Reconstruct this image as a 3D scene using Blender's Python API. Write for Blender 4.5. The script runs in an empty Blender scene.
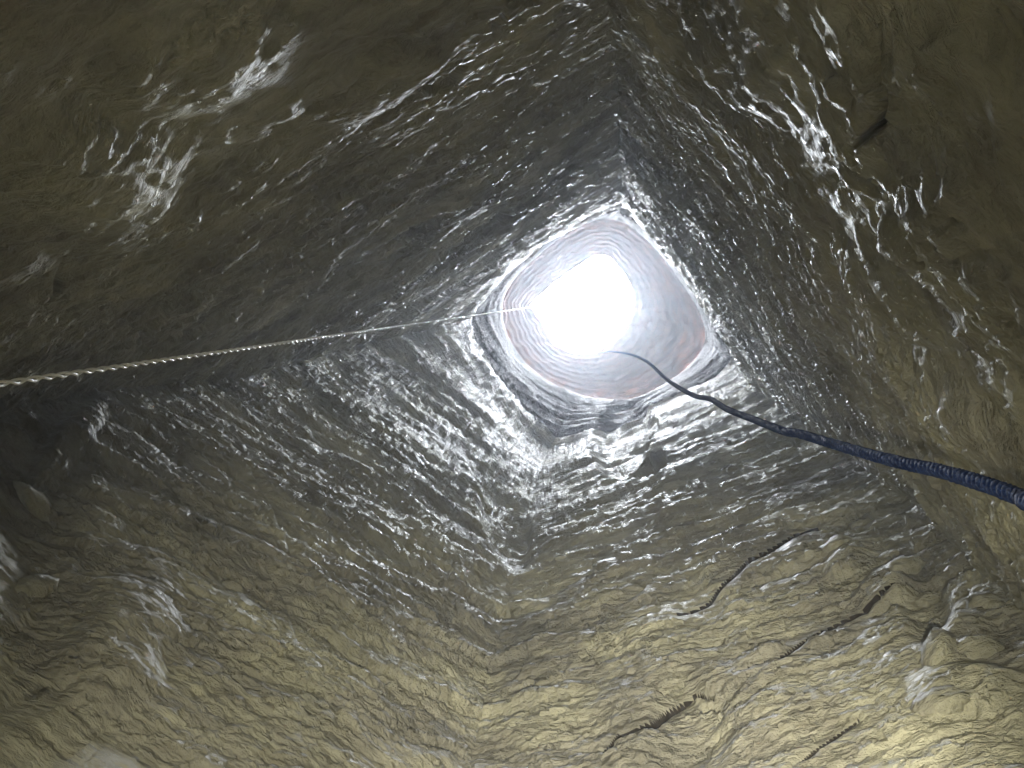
import bpy, bmesh, math, random
import numpy as np
from mathutils import Matrix, Vector

scene = bpy.context.scene
C = scene.collection
random.seed(7)

# ------------------------------------------------------------------ camera
# The camera stands on the shaft floor and looks almost straight up.
F = 740.0                       # focal length in pixels of the 1024 x 768 frame
EYE = 1.6                       # eye height above the floor
zc = np.array([(597 - 512) / F, (384 - 308) / F, -1.0]); zc /= np.linalg.norm(zc)
xc = np.array([1.0, 0, 0]); xc -= zc * xc.dot(zc); xc /= np.linalg.norm(xc)
yc = np.cross(zc, xc)
RW = np.array([xc, yc, zc])     # world = RW @ camera vector
cam = bpy.data.cameras.new('camera'); cam.sensor_width = 36.0; cam.lens = F / 1024 * 36.0
cam.clip_start = 0.02
camo = bpy.data.objects.new('camera', cam); C.objects.link(camo)
m4 = Matrix.Identity(4)
for i in range(3):
    for j in range(3):
        m4[i][j] = RW[i][j]
m4[2][3] = EYE
camo.matrix_world = m4
scene.camera = camo

def ray(px, py, h):
    """point on the sight line of a pixel, h metres above the eye"""
    d = RW @ np.array([(px - 512) / F, (384 - py) / F, -1.0])
    d = d * (h / d[2])
    return np.array([d[0], d[1], d[2] + EYE])

def project(P):
    q = (P - np.array([0, 0, EYE])) @ RW
    w = np.maximum(-q[..., 2], 1e-3)
    px = 512 + F * q[..., 0] / w
    py = 384 - F * q[..., 1] / w
    bad = -q[..., 2] < 0.05
    return np.where(bad, -9999, px), np.where(bad, -9999, py)

# ------------------------------------------------------------------ light
SKY = (0.84, 0.90, 1.0); SKY_STRENGTH = 140.0
world = bpy.data.worlds.new('world'); scene.world = world
world.use_nodes = True
bg = world.node_tree.nodes['Background']
bg.inputs[0].default_value = (*SKY, 1); bg.inputs[1].default_value = SKY_STRENGTH

VEIL_DENSITY = 0.018

# sampling portal for the sky, lying in the mouth of the shaft
pl = bpy.data.lights.new('sky_portal', 'AREA'); pl.shape = 'RECTANGLE'
pl.size = 2.6; pl.size_y = 2.6
pl.cycles.is_portal = True
po = bpy.data.objects.new('sky_portal', pl); C.objects.link(po)
po.location = ray(582, 305, 15.9)

# the hand torch held beside the camera, aimed at the near wall
torch = bpy.data.lights.new('hand_torch', 'SPOT'); torch.energy = 98.0
torch.color = (1.0, 0.96, 0.76); torch.spot_size = math.radians(86); torch.spot_blend = 1.0
torch.shadow_soft_size = 0.012
to = bpy.data.objects.new('hand_torch', torch); C.objects.link(to)
to.location = (0.03, 0.06, EYE - 0.12)
aim = Vector(ray(560, 800, 2.0)) - Vector(to.location)
to.rotation_euler = aim.to_track_quat('-Z', 'Y').to_euler()

# the brighter middle of the torch beam
hot = bpy.data.lights.new('torch_hotspot', 'SPOT'); hot.energy = 165.0; hot.color = (1.0, 0.95, 0.80)
hot.spot_size = math.radians(46); hot.spot_blend = 1.0; hot.shadow_soft_size = 0.012
ho_ = bpy.data.objects.new('torch_hotspot', hot); C.objects.link(ho_); ho_.location = to.location
ho_.rotation_euler = (Vector(ray(645, 755, 2.0)) - Vector(to.location)).to_track_quat('-Z', 'Y').to_euler()
fill_lamp = bpy.data.lights.new('added_fill_lamp', 'POINT'); fill_lamp.energy = 1.8; fill_lamp.color = (1.0, 0.94, 0.62)  # added fill lamp, set apart from the torch, brightens rope and near walls
fill_lamp.shadow_soft_size = 0.03
so = bpy.data.objects.new('added_fill_lamp', fill_lamp); C.objects.link(so); so.location = (-0.35, -0.40, EYE - 0.25)

scene.view_settings.view_transform = 'Standard'
scene.view_settings.look = 'None'
scene.view_settings.gamma = 1.0
scene.view_settings.use_curve_mapping = False
scene.view_settings.exposure = 0.42

# ------------------------------------------------------------------ noise
_rng = np.random.RandomState(11)
_perm = _rng.permutation(256); _perm = np.concatenate([_perm, _perm, _perm])
_g = _rng.normal(size=(256, 3)); _g /= np.linalg.norm(_g, axis=1)[:, None]
_g = _g.astype(np.float32)

def noise(x, y, z):
    """gradient noise, about -1..1"""
    xi = np.floor(x).astype(np.int32); yi = np.floor(y).astype(np.int32); zi = np.floor(z).astype(np.int32)
    fx = (x - xi).astype(np.float32); fy = (y - yi).astype(np.float32); fz = (z - zi).astype(np.float32)
    xi &= 255; yi &= 255; zi &= 255
    u = fx * fx * fx * (fx * (fx * 6 - 15) + 10)
    v = fy * fy * fy * (fy * (fy * 6 - 15) + 10)
    w = fz * fz * fz * (fz * (fz * 6 - 15) + 10)
    def g(dx, dy, dz):
        h = _perm[_perm[_perm[(xi + dx) & 255] + ((yi + dy) & 255)] + ((zi + dz) & 255)]
        gr = _g[h]
        return gr[..., 0] * (fx - dx) + gr[..., 1] * (fy - dy) + gr[..., 2] * (fz - dz)
    a = g(0, 0, 0); b = g(1, 0, 0); a = a + u * (b - a)
    b = g(0, 1, 0); c = g(1, 1, 0); b = b + u * (c - b); a = a + v * (b - a)
    c = g(0, 0, 1); d = g(1, 0, 1); c = c + u * (d - c)
    d = g(0, 1, 1); e = g(1, 1, 1); d = d + u * (e - d); c = c + v * (d - c)
    return (a + w * (c - a)) * 1.5

_cr = np.random.RandomState(5).uniform(-1, 1, (4096, 7)).astype(np.float32)
def facets(x, y, z, sx, sz, seed, tilt=1.0):
    """chipped rock: every cell is a small tilted plane; returns height and a crack measure"""
    x = (x / sx).astype(np.float32); y = (y / sx).astype(np.float32); z = (z / sz).astype(np.float32)
    xi = np.floor(x).astype(np.int32); yi = np.floor(y).astype(np.int32); zi = np.floor(z).astype(np.int32)
    best = np.full(x.shape, 9.0, np.float32); sec = best.copy(); val = np.zeros_like(best)
    for dz in (-1, 0, 1):
        for dy in (-1, 0, 1):
            for dx in (-1, 0, 1):
                a = xi + dx; b = yi + dy; c = zi + dz
                h = (a * 73856093 ^ b * 19349663 ^ c * 83492791 ^ seed) & 0x7fffffff
                r = _cr[(h ^ (h >> 13)) & 4095]
                ex = x - (a + .5 + .45 * r[:, 0]); ey = y - (b + .5 + .45 * r[:, 1]); ez = z - (c + .5 + .45 * r[:, 2])
                dd = ex * ex + ey * ey + ez * ez
                v = .45 * r[:, 3] + tilt * (ex * r[:, 4] + ey * r[:, 5] + ez * r[:, 6])
                m = dd < best
                sec = np.where(m, best, np.minimum(sec, dd))
                val = np.where(m, v, val); best = np.where(m, dd, best)
    return val, np.sqrt(sec) - np.sqrt(best)

def sstep(a, b, x):
    t = np.clip((x - a) / (b - a), 0, 1)
    return t * t * (3 - 2 * t)

# ------------------------------------------------------------------ materials
def rock_material(name, tint=(1, 1, 1), rough=0.51):
    m = bpy.data.materials.new(name); m.use_nodes = True
    nt = m.node_tree; N = nt.nodes; L = nt.links
    b = N['Principled BSDF']
    tc = N.new('ShaderNodeTexCoord')
    def mapping(s):
        mp = N.new('ShaderNodeMapping'); mp.inputs['Scale'].default_value = s
        L.new(tc.outputs['Object'], mp.inputs['Vector']); return mp.outputs[0]
    def noi(vec, scale, detail, rg=0.55, dist=0.0):
        n = N.new('ShaderNodeTexNoise'); n.inputs['Scale'].default_value = scale
        n.inputs['Detail'].default_value = detail; n.inputs['Roughness'].default_value = rg
        n.inputs['Distortion'].default_value = dist
        L.new(vec, n.inputs['Vector']); return n.outputs['Fac']
    def ramp(fac, stops):
        r = N.new('ShaderNodeValToRGB'); e = r.color_ramp.elements
        while len(e) < len(stops): e.new(0.5)
        for k, (p, c) in enumerate(stops):
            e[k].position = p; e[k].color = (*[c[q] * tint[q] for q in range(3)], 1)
        L.new(fac, r.inputs[0]); return r.outputs[0]
    iso = mapping((1, 1, 1)); bed = mapping((1, 1, 4.5))
    c1 = ramp(noi(iso, 2.2, 6, 0.6, 0.4), [(0.30, (.20, .19, .15)), (0.45, (.33, .31, .24)),
                                       (0.56, (.41, .39, .28)), (0.70, (.58, .55, .40))])
    c2 = ramp(noi(bed, 5.0, 8, 0.7, 0.6), [(0.32, (.55, .53, .50)), (0.50, (.95, .95, .95)), (0.68, (1.25, 1.25, 1.25))])
    mx = N.new('ShaderNodeMix'); mx.data_type = 'RGBA'; mx.blend_type = 'MULTIPLY'; mx.inputs[0].default_value = 0.8
    L.new(c1, mx.inputs[6]); L.new(c2, mx.inputs[7])
    L.new(mx.outputs[2], b.inputs['Base Color'])
    rr = N.new('ShaderNodeMapRange'); rr.inputs[1].default_value = .3; rr.inputs[2].default_value = .7
    rr.inputs[3].default_value = rough - .10; rr.inputs[4].default_value = rough + .22
    L.new(noi(bed, 7.0, 5, 0.6), rr.inputs[0]); L.new(rr.outputs[0], b.inputs['Roughness'])
    b.inputs['Specular IOR Level'].default_value = 0.42
    # fine relief
    f1 = noi(mapping((1, 1, 2.6)), 17.0, 6, 0.62, 0.3)
    f2 = noi(iso, 60.0, 4, 0.6)
    f3 = noi(mapping((4.0, 4.0, 26.0)), 1.0, 5, 0.6, 0.2)
    a3 = N.new('ShaderNodeMath'); a3.operation = 'MULTIPLY_ADD'; a3.inputs[1].default_value = 1.1
    L.new(f3, a3.inputs[0]); L.new(f1, a3.inputs[2]); f1 = a3.outputs[0]
    ad = N.new('ShaderNodeMath'); ad.operation = 'MULTIPLY_ADD'; ad.inputs[1].default_value = 0.22
    L.new(f2, ad.inputs[0]); L.new(f1, ad.inputs[2])
    bp = N.new('ShaderNodeBump'); bp.inputs['Strength'].default_value = 0.75; bp.inputs['Distance'].default_value = 0.045
    L.new(ad.outputs[0], bp.inputs['Height']); L.new(bp.outputs[0], b.inputs['Normal'])
    return m

ROCK = rock_material('damp_limestone')
ROCK_LIP = rock_material('warm_glare_rock', (.52, .23, .09), 0.85)  # orange glare at the mouth put into the rock colour
ROCK_UP = rock_material('toned_down_limestone', (.25, .21, .20), 0.7)  # same rock, colour darkened to offset the strong skylight near the mouth

def simple_material(name, col, rough, spec=0.5, bump=0.3, scale=300.0, col2=None):
    m = bpy.data.materials.new(name); m.use_nodes = True
    nt = m.node_tree; N = nt.nodes; L = nt.links; b = N['Principled BSDF']
    tc = N.new('ShaderNodeTexCoord'); n = N.new('ShaderNodeTexNoise')
    n.inputs['Scale'].default_value = scale; n.inputs['Detail'].default_value = 3
    L.new(tc.outputs['Object'], n.inputs['Vector'])
    r = N.new('ShaderNodeValToRGB'); e = r.color_ramp.elements
    e[0].position = .35; e[1].position = .65
    e[0].color = (*col, 1); e[1].color = (*(col2 or col), 1)
    L.new(n.outputs['Fac'], r.inputs[0]); L.new(r.outputs[0], b.inputs['Base Color'])
    b.inputs['Roughness'].default_value = rough; b.inputs['Specular IOR Level'].default_value = spec
    bp = N.new('ShaderNodeBump'); bp.inputs['Strength'].default_value = bump; bp.inputs['Distance'].default_value = 0.002
    L.new(n.outputs['Fac'], bp.inputs['Height']); L.new(bp.outputs[0], b.inputs['Normal'])
    return m

CRACK_SHADE = simple_material('painted_crack_shade', (.018, .014, .010), .95, .1, .6, 60, (.04, .03, .02))  # groove shade painted as a dark colour on the crack faces

# ------------------------------------------------------------------ shaft outline
# Ring of eight control points per height: corner / mid of T, TR, R, BR, B, BL, L, TL  (w = roundness)
def mid(a, b): return ((a[0] + b[0]) / 2, (a[1] + b[1]) / 2)
def quad(T, R, B, L, bow=0):
    return [T, mid(T, R), R, mid(R, B), B, mid(B, L), L, mid(L, T)]
KEYS = [
    (1.25, quad((614, -105), (1230, 760), (430, 960), (-330, 470)), 0.12),
    (2.25, quad((618, 52), (985, 565), (481, 715), (60, 395)), 0.10),
    (3.60, quad((620, 128), (864, 466), (512, 585), (250, 374)), 0.08),
    (5.70, quad((622, 188), (766, 397), (534, 492), (367, 342)), 0.10),
    (7.6, [(621, 205), (690, 280), (743, 367), (650, 412), (548, 450), (497, 388), (462, 322), (538, 244)], 0.35),
    (9.7, [(612, 218), (668, 262), (706, 340), (650, 392), (582, 396), (523, 362), (503, 305), (548, 247)], 1.0),
    (12.7, [(610, 214), (672, 256), (708, 338), (652, 393), (582, 398), (521, 363), (498, 304), (544, 242)], 1.0),
]
KH = np.array([k[0] for k in KEYS])
KP = np.array([[ray(p[0], p[1], k[0])[:2] for p in k[1]] for k in KEYS])   # key, 8, xy
KW = np.array([k[2] for k in KEYS])

def ring_xy(H, U):
    """H rows (heights above the eye), U columns 0..8 -> (rows, cols, 2)"""
    Hc = np.clip(H, KH[0], KH[-1])
    P = np.zeros((len(H), 8, 2)); 
    for i in range(8):
        for c in range(2):
            P[:, i, c] = np.interp(Hc, KH, KP[:, i, c])
    W = np.interp(Hc, KH, KW)[:, None, None]
    i0 = np.floor(U).astype(int) % 8; t = (U - np.floor(U))[None, :, None]
    p0 = P[:, (i0 - 1) % 8]; p1 = P[:, i0]; p2 = P[:, (i0 + 1) % 8]; p3 = P[:, (i0 + 2) % 8]
    lin = p1 + (p2 - p1) * t
    cr = 0.5 * (2 * p1 + (p2 - p0) * t + (2 * p0 - 5 * p1 + 4 * p2 - p3) * t * t + (3 * p1 - p0 - 3 * p2 + p3) * t ** 3)
    return lin * (1 - W) + cr * W

# pits (-) and bosses (+) : px, py, radius along, radius across, angle, depth in metres
FEATURES = [
    (622, 436, 24, 40, -20, -0.16), (650, 464, 18, 9, 25, -0.17), (505, 520, 16, 40, 20, -0.10),
    (925, 140, 40, 60, -30, -0.02), (1000, 200, 50, 60, 0, -0.02),
    (470, 235, 50, 10, 35, -0.05), (512, 285, 26, 10, 45, -0.06), (395, 240, 60, 16, 33, -0.05),
    (40, 500, 34, 60, -8, -0.04), (25, 640, 26, 60, 0, -0.02), (70, 440, 40, 14, 50, 0.05), (120, 640, 40, 60, -20, 0.05),
    (380, 80, 60, 20, 30, 0.04), (200, 60, 90, 40, 10, 0.04), (90, 180, 70, 60, 0, 0.04),
    (885, 590, 24, 14, 30, 0.05), (850, 560, 22, 12, 30, 0.05), (955, 640, 30, 22, 10, 0.05), (930, 610, 18, 40, 10, -0.05),
    (960, 690, 40, 20, 10, 0.05), (690, 740, 30, 50, 0, -0.04), (640, 700, 30, 60, -10, 0.03), (690, 590, 20, 60, 30, -0.03),
]
# cracks: half width in pixels, depth, polyline
CRACKS = [
    (2.2, 0.10, [(598, 759), (612, 750), (622, 741), (640, 736), (655, 727), (668, 712), (683, 700), (695, 694), (712, 696)]),
    (1.5, 0.08, [(655, 622), (680, 612), (708, 598), (730, 580), (748, 562), (772, 548), (800, 533), (825, 525)]),
    (1.5, 0.08, [(736, 678), (760, 666), (785, 655), (805, 640), (830, 630), (850, 618), (880, 605), (900, 590)]),
    (1.2, 0.05, [(585, 622), (608, 618), (615, 606), (626, 602), (640, 592), (655, 575)]),
    (1.2, 0.05, [(488, 685), (505, 680), (520, 670), (528, 655)]),
    (1.3, 0.05, [(795, 768), (815, 752), (835, 738), (860, 720)]),
    (1.2, 0.04, [(610, 545), (630, 535), (645, 522), (665, 512)]),
    (1.2, 0.05, [(42, 305), (60, 270), (72, 235), (80, 205)]),
    (1.2, 0.05, [(250, 470), (275, 510), (295, 560), (320, 600)]),
    (1.2, 0.05, [(262, 560), (285, 600), (300, 640), (318, 660)]),
    (1.2, 0.06, [(880, 130), (905, 100), (895, 60), (888, 20)]),
    (1.2, 0.06, [(412, 75), (430, 78), (445, 70), (460, 55)]),
    (1.2, 0.06, [(488, 30), (492, 15), (495, 0)]),
]

def displace(P, Nn):
    """P (n,3) on the smooth shaft, Nn (n,3) pointing into the shaft"""
    x, y, z = P[:, 0], P[:, 1], P[:, 2]
    h = z - EYE
    px, py = project(P)
    lo = 1 - .6 * sstep(1.5, 4, h)
    d = lo * (0.050 * noise(x * .8, y * .8, z * .45 + 5) + 0.028 * noise(x * 2.1 + 9, y * 2.1, z * 1.3))
    # bedding: warped height, dips a little
    wz = z - .17 * x - .42 * y + 0.035 * noise(x * 1.1 + 3, y * 1.1, z * .8) + 0.025 * noise(x * 3.5, y * 3.5 + 7, z * 3) \
         + 0.008 * noise(x * 12, y * 12 + 7, z * 9)
    def beds(f, fxy, seed):
        s = wz * f + 0.45 * noise(x * fxy * .7 + seed, y * fxy * .7, z * .6)
        k = np.floor(s); t = s - k
        a = noise(x * fxy + seed, y * fxy, k * 5.37 + seed)
        b = noise(x * fxy + seed, y * fxy, (k + 1) * 5.37 + seed)
        w = sstep(0.72, 1.0, t)
        return a * (1 - w) + b * w + 0.25 * (t - .5)
    zone = sstep(-.30, .30, noise(x * .5 + 20, y * .5, z * 1.1 + 4) + 0.2)      # some beds are plain
    near = sstep(1.0, 2.4, h); far = sstep(4.2, 7.0, h)
    amp = (0.30 + 0.70 * near) * (0.65 + 0.35 * zone)
    q = noise(x * 5, y * 5, z * 11); r = noise(x * 11 + 4, y * 11, z * 26)
    wx = x + .03 * q; wy = y + .03 * r
    d += amp * near * (0.018 + .030 * far) * sstep(1.8, 3.4, h) * beds(3.6, 1.0, 3.1)
    # cracks come before the fine relief, which dies out beside them
    px, py = project(P + Nn * d[:, None])
    cm = np.zeros(len(px), dtype=bool); cut = np.zeros(len(px)); calm = np.ones(len(px))
    n6 = noise(x * 7 + 31, y * 7, z * 7)
    for hw, dep, pts in CRACKS:
        xs = [p[0] for p in pts]; ys = [p[1] for p in pts]
        bb = (px > min(xs) - 14) & (px < max(xs) + 14) & (py > min(ys) - 14) & (py < max(ys) + 14)
        if not bb.any(): continue
        qx = px[bb]; qy = py[bb] + 4.0 * n6[bb]; bd = np.full(bb.sum(), 99.0)
        tot = len(pts) - 1
        for i in range(tot):
            ax, ay = pts[i]; bx, by = pts[i + 1]
            t = np.clip(((qx - ax) * (bx - ax) + (qy - ay) * (by - ay)) / ((bx - ax) ** 2 + (by - ay) ** 2), 0, 1)
            s = (i + t) / tot; wd = hw * (0.35 + 0.9 * np.sin(np.pi * np.clip(s, 0.02, .98)))
            bd = np.minimum(bd, np.hypot(qx - ax - t * (bx - ax), qy - ay - t * (by - ay)) / wd)
        cut[bb] = np.maximum(cut[bb], 0.14 * dep * (1 - sstep(0.4, 1.3, bd)))
        calm[bb] = np.minimum(calm[bb], sstep(0.8, 5.0, bd))
        if hw > 1.25: cm[bb] |= bd < .75
    fine0 = d.copy()
    d += amp * near * ((0.020 + .020 * far) * sstep(1.3, 2.6, h) * beds(9.5, 1.4, 17.7)
                       + .020 * beds(17.0, 1.6, 71.3) + .015 * (1 - .6 * far) * beds(30.0, 2.6, 41.3))
    f1, e1 = facets(wx, wy, wz, .50, .12, 11)
    f2, e2 = facets(wx, wy, wz, .20, .050, 77)
    f3, e3 = facets(wx, wy, wz, .09, .024, 501)
    f4, e4 = facets(wx, wy, wz, .036, .018, 909)
    d += amp * (1 - .45 * far) * (.020 * f1 + .014 * f2 + .008 * f3) + (.0055 - .003 * near) * f4
    d += .006 * noise(x * 30, y * 30, z * 45)
    # blocky lumps near the camera
    l1 = noise(x * 3.2, y * 3.2 + 3, z * 3.4); l2 = noise(x * 7, y * 7 + 3, z * 8)
    d += (1 - .6 * near) * (0.045 * np.abs(l1) + 0.020 * np.abs(l2))
    d = fine0 + (d - fine0) * calm - cut
    # single features, laid out on the already uneven wall
    px, py = project(P + Nn * d[:, None])
    for fx, fy, ra, rb, ang, dep in FEATURES:
        ca, sa = math.cos(math.radians(ang)), math.sin(math.radians(ang))
        u = (px - fx) * ca - (py - fy) * sa; v = (px - fx) * sa + (py - fy) * ca
        rr = (u / ra) ** 2 + (v / rb) ** 2
        msk = rr < 4
        if msk.any():
            wob = 1 + .5 * q[msk]
            d[msk] += .7 * dep * (1 - (sstep(0.5, 1.5, rr[msk] * wob) if abs(dep) > .15 else sstep(0.0, 2.4, rr[msk] * wob)))
    # keep the last half metre tidy
    d *= 1 - .55 * sstep(7.5, 9.5, h)
    return P + Nn * d[:, None], cm

NC = {'TR': 560, 'BR': 700, 'BL': 560, 'TL': 560}
U = []
start = {}
acc = 0
for k, key in enumerate(('TR', 'BR', 'BL', 'TL')):
    start[key] = acc
    U.append(2 * k + np.linspace(0, 2, NC[key], endpoint=False)); acc += NC[key]
U = np.concatenate(U); NU = len(U)

def grid_points(H):
    XY = ring_xy(H, U)
    # inward normals, eased around the corners
    k = 6
    tan = np.roll(XY, -k, 1) - np.roll(XY, k, 1)
    nn = np.stack([tan[..., 1], -tan[..., 0]], -1)
    nn /= np.linalg.norm(nn, axis=2, keepdims=True)
    cen = XY.mean(1, keepdims=True)
    s = np.sign(((cen - XY) * nn).sum(2).mean())
    nn *= s
    P = np.concatenate([XY, np.repeat(H[:, None, None] + EYE, NU, 1)], 2)
    Nn = np.concatenate([nn, np.zeros(nn.shape[:2] + (1,))], 2)
    sh = P.shape
    out = np.empty((sh[0] * sh[1], 3)); msk = np.empty(sh[0] * sh[1], dtype=bool)
    Pf = P.reshape(-1, 3); Nf = Nn.reshape(-1, 3)
    CH = 200000
    for a in range(0, len(Pf), CH):
        out[a:a + CH], msk[a:a + CH] = displace(Pf[a:a + CH], Nf[a:a + CH])
    return out.reshape(sh), msk.reshape(sh[:2])

def grid_mesh(name, G, flip=False, closed=False, smooth=True):
    r, c = G.shape[:2]
    v = G.reshape(-1, 3).astype(np.float32)
    cc = c if closed else c - 1
    i = np.arange(r - 1)[:, None]; j = np.arange(cc)[None, :]; j2 = (j + 1) % c
    f = np.stack([i * c + j, i * c + j2, (i + 1) * c + j2, (i + 1) * c + j], -1).reshape(-1, 4)
    if flip: f = f[:, ::-1]
    me = bpy.data.meshes.new(name)
    me.vertices.add(len(v)); me.vertices.foreach_set('co', v.ravel())
    n = len(f)
    me.loops.add(n * 4); me.loops.foreach_set('vertex_index', f.astype(np.int32).ravel())
    me.polygons.add(n); me.polygons.foreach_set('loop_start', np.arange(0, n * 4, 4, dtype=np.int32))
    me.polygons.foreach_set('loop_total', np.full(n, 4, dtype=np.int32))
    me.update(calc_edges=True)
    if smooth: me.polygons.foreach_set('use_smooth', np.ones(n, dtype=bool))
    return me

def link(name, me, mat, parent=None, **props):
    o = bpy.data.objects.new(name, me); C.objects.link(o)
    if mat: me.materials.append(mat)
    if parent: o.parent = parent
    for k, v in props.items(): o[k] = v
    return o

H_low = np.linspace(-1.75, 0.50, 24, endpoint=False)
H_near = 1 / np.linspace(1 / 0.50, 1 / 1.30, 140, endpoint=False)
H_mid = 1 / np.linspace(1 / 1.30, 1 / 8.0, 400)
G, CM = grid_points(np.concatenate([H_low, H_near, H_mid]))
WALLS = {
    'TR': ('wall_north_east', 'shadowed damp rock wall with steep bedding ledges, right of the shaft mouth'),
    'BR': ('wall_south_east', 'torchlit rock wall with long dark cracks below the blue rope'),
    'BL': ('wall_south_west', 'scaly rock wall below the white rope'),
    'TL': ('wall_north_west', 'dark olive rock wall above the white rope with pale slanting ledges'),
}
wall_ob = {}
for key in WALLS:
    a = start[key]; idx = (np.arange(NC[key] + 1) + a) % NU
    nm, lab = WALLS[key]
    rows = np.arange(len(G))
    if key[0] == 'B':       # these two stand farther off: nothing of them shows below 1.3 m
        rows = np.concatenate([rows[:164:10], rows[164:]])
    me = grid_mesh(nm, G[rows][:, idx]); o = link(nm, me, ROCK, kind='structure', label=lab)
    me.materials.append(CRACK_SHADE)
    c = CM[rows][:, idx]; c = c[:-1, :-1] | c[1:, 1:]
    me.polygons.foreach_set('material_index', c.ravel().astype(np.int32))
    wall_ob[key] = o

# rounded stones standing proud of the walls: px, py, half width, half height in pixels, turn, wall
STONES = [
    (836, 547, 17, 8, 25, 'BR'), (858, 530, 13, 7, 35, 'BR'), (900, 570, 18, 9, 20, 'BR'), (926, 604, 13, 9, 5, 'BR'),
    (972, 652, 20, 13, 10, 'BR'), (946, 702, 26, 13, 10, 'BR'), (985, 606, 14, 11, -20, 'BR'), (872, 640, 16, 8, 30, 'BR'),
    (888, 556, 10, 6, 30, 'BR'), (940, 655, 14, 22, -20, 'BR'),
    (866, 180, 30, 15, -30, 'TR'), (905, 236, 22, 32, 10, 'TR'), (846, 92, 24, 12, -35, 'TR'),
    (38, 505, 9, 26, 30, 'BL'), (62, 540, 12, 8, -10, 'BL'), (30, 590, 20, 12, 20, 'BL'),
]
def stone(px, py, rw, rh, turn, key):
    a = start[key]; idx = (np.arange(NC[key] + 1) + a) % NU
    g = G[40::3, idx][:, ::3].reshape(-1, 3)
    qx, qy = project(g); i = np.argmin((qx - px) ** 2 + (qy - py) ** 2); p = g[i]
    dist = np.linalg.norm(p - np.array([0, 0, EYE])); sw, sh_ = rw * dist / F, rh * dist / F
    bm = bmesh.new(); bmesh.ops.create_icosphere(bm, subdivisions=3, radius=1.0)
    v = np.array([w.co[:] for w in bm.verts])
    d1, _ = facets(v[:, 0] + px, v[:, 1] + py, v[:, 2], .8, .7, 31)
    d2, _ = facets(v[:, 0] + px, v[:, 1] + py, v[:, 2], .3, .26, 57)
    v *= (1 + .22 * d1 + .09 * d2 + .12 * noise(v[:, 0] * 1.5 + px, v[:, 1] * 1.5, v[:, 2] * 1.5))[:, None]
    ax = RW @ np.array([math.cos(math.radians(turn)), math.sin(math.radians(turn)), 0])
    vw = p - np.array([0, 0, EYE]); vw /= np.linalg.norm(vw)
    ax -= vw * ax.dot(vw); ax /= np.linalg.norm(ax); up_ = np.cross(vw, ax)
    w = v[:, :1] * ax * sw + v[:, 1:2] * up_ * sh_ + v[:, 2:] * vw * (sw + sh_) * .45
    for vert, q in zip(bm.verts, w): vert.co = q
    for f in bm.faces: f.smooth = True
    me = bpy.data.meshes.new('stone'); bm.to_mesh(me); bm.free()
    o = link('stone', me, ROCK, wall_ob[key]); o.location = p + vw * (sw + sh_) * .22
for st in STONES: stone(*st)
del G
# upper shaft, which rounds off towards the mouth
Uall = U; U = U[::2]; NU = len(U)
H_up = np.linspace(7.90, 12.7, 110)
G, CM = grid_points(H_up)
for k_, f_ in ((0, 1.025), (1, 1.02), (2, 1.008)):      # tucked behind the top edge of the lower walls
    c_ = G[k_, :, :2].mean(0); G[k_, :, :2] = c_ + (G[k_, :, :2] - c_) * f_
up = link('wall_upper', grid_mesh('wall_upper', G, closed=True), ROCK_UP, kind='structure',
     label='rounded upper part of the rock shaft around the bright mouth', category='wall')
ring_top = G[-1]

# the rock lip round the mouth, with its uneven opening
HOLE = [(530, 306), (545, 292), (562, 279), (580, 266), (595, 256), (603, 255), (611, 258), (618, 267), (627, 279),
        (633, 292), (634, 304), (629, 320), (622, 333), (612, 343), (598, 350), (582, 353), (567, 351), (556, 345),
        (548, 335), (542, 322), (535, 312)]
hp = np.array([ray(x, y, 14.05)[:2] for x, y in HOLE])
cen = hp.mean(0)
ang = np.arctan2(*(hp - cen).T[::-1]); o_ = np.argsort(ang); ang = ang[o_]; rad = np.linalg.norm(hp - cen, axis=1)[o_]
NR = 720
A = np.linspace(-np.pi, np.pi, NR, endpoint=False)
rin = np.interp(A, np.concatenate([ang - 2 * np.pi, ang, ang + 2 * np.pi]), np.tile(rad, 3))
rt = ring_top[:, :2] - cen
ra = np.arctan2(rt[:, 1], rt[:, 0]); oo = np.argsort(ra)
rout = np.interp(A, np.concatenate([ra[oo] - 2 * np.pi, ra[oo], ra[oo] + 2 * np.pi]), np.tile(np.linalg.norm(rt, axis=1)[oo], 3))
rows = []
prof = [(1.15, 12.55)] + [(1.0 - k / 26, 12.66 + 1.22 * (k / 26) ** 0.8 + .07 * (k % 3 == 0)) for k in range(26)] \
     + [(0.0, 13.96), (0.0, 14.12), (-.03, 14.35), (-.12, 14.7), (-.2, 15.1), (-.3, 15.5), (-1.5, 15.6), (-6, 15.5), (-12, 15.3), (-70, 15.0)]
for t, hh in prof:
    rr = rin + (rout - rin) * t if t >= 0 else rin - t
    nz = noise(np.cos(A) * 7 + t * 6, np.sin(A) * 7, np.full(NR, hh * 3))
    rr = rr + (0.018 * nz if t == 0 else 0.035 * nz)
    rows.append(np.stack([cen[0] + np.cos(A) * rr, cen[1] + np.sin(A) * rr, np.full(NR, hh + EYE) + 0.06 * nz * (0 < t < 1)], -1))
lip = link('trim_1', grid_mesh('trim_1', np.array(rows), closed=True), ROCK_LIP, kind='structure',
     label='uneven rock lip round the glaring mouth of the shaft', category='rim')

# floor
gx, gy = np.meshgrid(np.linspace(-4.5, 4.5, 160), np.linspace(-4.5, 4.5, 160))
gz = 0.05 * noise(gx * 1.2, gy * 1.2, gx * 0) + 0.02 * noise(gx * 5, gy * 5, gx * 0)
link('floor', grid_mesh('floor', np.stack([gx, gy, gz], -1)), ROCK, kind='structure',
     label='uneven rubble floor at the foot of the shaft', category='floor')

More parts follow.
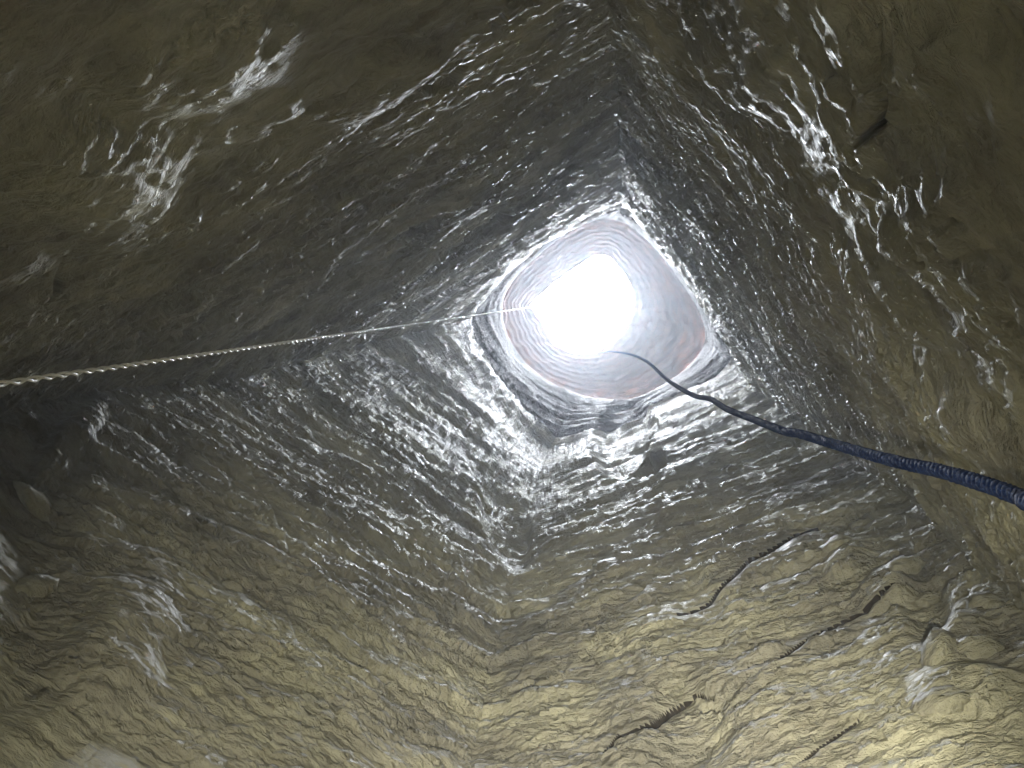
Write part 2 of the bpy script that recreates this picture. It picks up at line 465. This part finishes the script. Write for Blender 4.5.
# added scattering volume for the bluish glare veil round the mouth
hz = bpy.data.materials.new('glare_veil'); hz.use_nodes = True
hn = hz.node_tree; hn.nodes.clear()
ho = hn.nodes.new('ShaderNodeOutputMaterial'); hv = hn.nodes.new('ShaderNodeVolumeScatter')
hv.inputs['Color'].default_value = (.86, .92, 1, 1); hv.inputs['Density'].default_value = VEIL_DENSITY
hv.inputs['Anisotropy'].default_value = 0.45
hn.links.new(hv.outputs[0], ho.inputs['Volume'])
bmh = bmesh.new(); bmesh.ops.create_cube(bmh, size=1.0)
for v in bmh.verts: v.co = Vector((v.co.x * 7.4, v.co.y * 7.4, .15 + (v.co.z + .5) * (EYE + 13.4)))
meh = bpy.data.meshes.new('glare_veil'); bmh.to_mesh(meh); bmh.free()
link('glare_veil', meh, hz, kind='stuff', label='added faint bluish volume veiling the shaft like glare below its bright mouth', category='glare_veil')

# ------------------------------------------------------------------ ropes
def catmull(pts, n):
    pts = np.array(pts, float); out = []
    P = np.vstack([2 * pts[0] - pts[1], pts, 2 * pts[-1] - pts[-2]])
    for i in range(1, len(P) - 2):
        L = np.linalg.norm(P[i + 1] - P[i]); k = max(2, int(L / n))
        for t in np.linspace(0, 1, k, endpoint=False):
            p0, p1, p2, p3 = P[i - 1:i + 3]
            out.append(0.5 * (2 * p1 + (p2 - p0) * t + (2 * p0 - 5 * p1 + 4 * p2 - p3) * t * t + (3 * p1 - p0 - 3 * p2 + p3) * t ** 3))
    out.append(P[-2]); return np.array(out)

def frames(path):
    T = np.gradient(path, axis=0); T /= np.linalg.norm(T, axis=1)[:, None]
    ref = np.array([1.0, 0.2, 0.0]); A = []; 
    for t in T:
        a = ref - t * ref.dot(t); a /= np.linalg.norm(a); A.append(a); ref = a
    A = np.array(A); B = np.cross(T, A)
    return T, A, B

def strand(path, A, B, s, offset_r, r, lay, phase, sides):
    th = 2 * np.pi * s / lay + phase
    c = path + offset_r * (np.cos(th)[:, None] * A + np.sin(th)[:, None] * B)
    T, A2, B2 = frames(c)
    ph = np.linspace(0, 2 * np.pi, sides, endpoint=False)
    return c[:, None] + r * (np.cos(ph)[None, :, None] * A2[:, None] + np.sin(ph)[None, :, None] * B2[:, None])

def rope(name, pts, label, group, strands, offset_r, r, lay, step, sides, mat):
    path = catmull(pts, step)
    s = np.concatenate([[0], np.cumsum(np.linalg.norm(np.diff(path, axis=0), axis=1))])
    T, A, B = frames(path)
    base = Vector(path[0])
    e = bpy.data.objects.new(name, None); C.objects.link(e); e.location = base
    e.empty_display_size = 0.2
    e['label'] = label; e['category'] = 'rope'
    if group: e['group'] = group
    for k in range(strands):
        G = strand(path - path[0], A, B, s, offset_r, r, lay, 2 * np.pi * k / strands, sides)
        me = grid_mesh('strand', G, closed=True)
        link('strand', me, mat, e)
    return e

WHITE = simple_material('white_nylon', (.88, .86, .80), .3, .7, .4, 400, (.97, .96, .92))
BLUE = simple_material('navy_fibre', (.004, .012, .055), .8, .25, .9, 260, (.010, .034, .13))

w_pts = [ray(532, 307, 14.05) + np.array([-1.3, .1, 1.62]), ray(530, 306, 14.16) + np.array([-.34, 0, 1.45]), ray(532, 307, 13.9)]
a, b = ray(532, 307, 13.9), ray(20, 381, .95)
for t in (.2, .4, .6, .8, .93): w_pts.append(a + (b - a) * t)
w_pts += [b, a + (b - a) * 1.04]
end = w_pts[-1]
w_pts += [np.array([end[0] + .01, end[1], .9]), np.array([end[0] + .02, end[1] + .02, .35]), np.array([end[0] + .03, end[1] + .05, .12])]
rope('white_rope', w_pts[::-1], 'thin white twisted rope hanging from the mouth to the left edge', None, 2, .0029, .0023, .062, .006, 6, WHITE)

b_px = [(1110, 532, .66), (1022, 498, .83), (987, 485, .91), (940, 471, 1.03), (894, 461, 1.17), (847, 448, 1.36), (800, 434, 1.62),
        (784, 431, 1.74), (755, 420, 2.05), (727, 409, 2.45), (710, 399, 2.8), (695, 396, 3.1), (678, 387, 3.55), (664, 377, 4.2),
        (646, 361, 5.8), (629, 354, 8.0), (612, 351.5, 11.0), (597, 350, 13.9)]
b_pts = [ray(*p) for p in b_px]
top = b_pts[-1]
b_pts += [top + np.array([.02, -.38, 1.68]), top + np.array([.1, -1.3, 1.85])]
s0 = b_pts[0]
b_pts = [np.array([s0[0] + .12, s0[1] - .10, .06]), np.array([s0[0] + .08, s0[1] - .07, .5]), np.array([s0[0] + .05, s0[1] - .04, 1.4])] + b_pts
rope('blue_rope', b_pts, 'thick navy blue rope hanging wavily from the mouth to the right edge', None, 3, .0046, .0062, .036, .006, 6, BLUE)
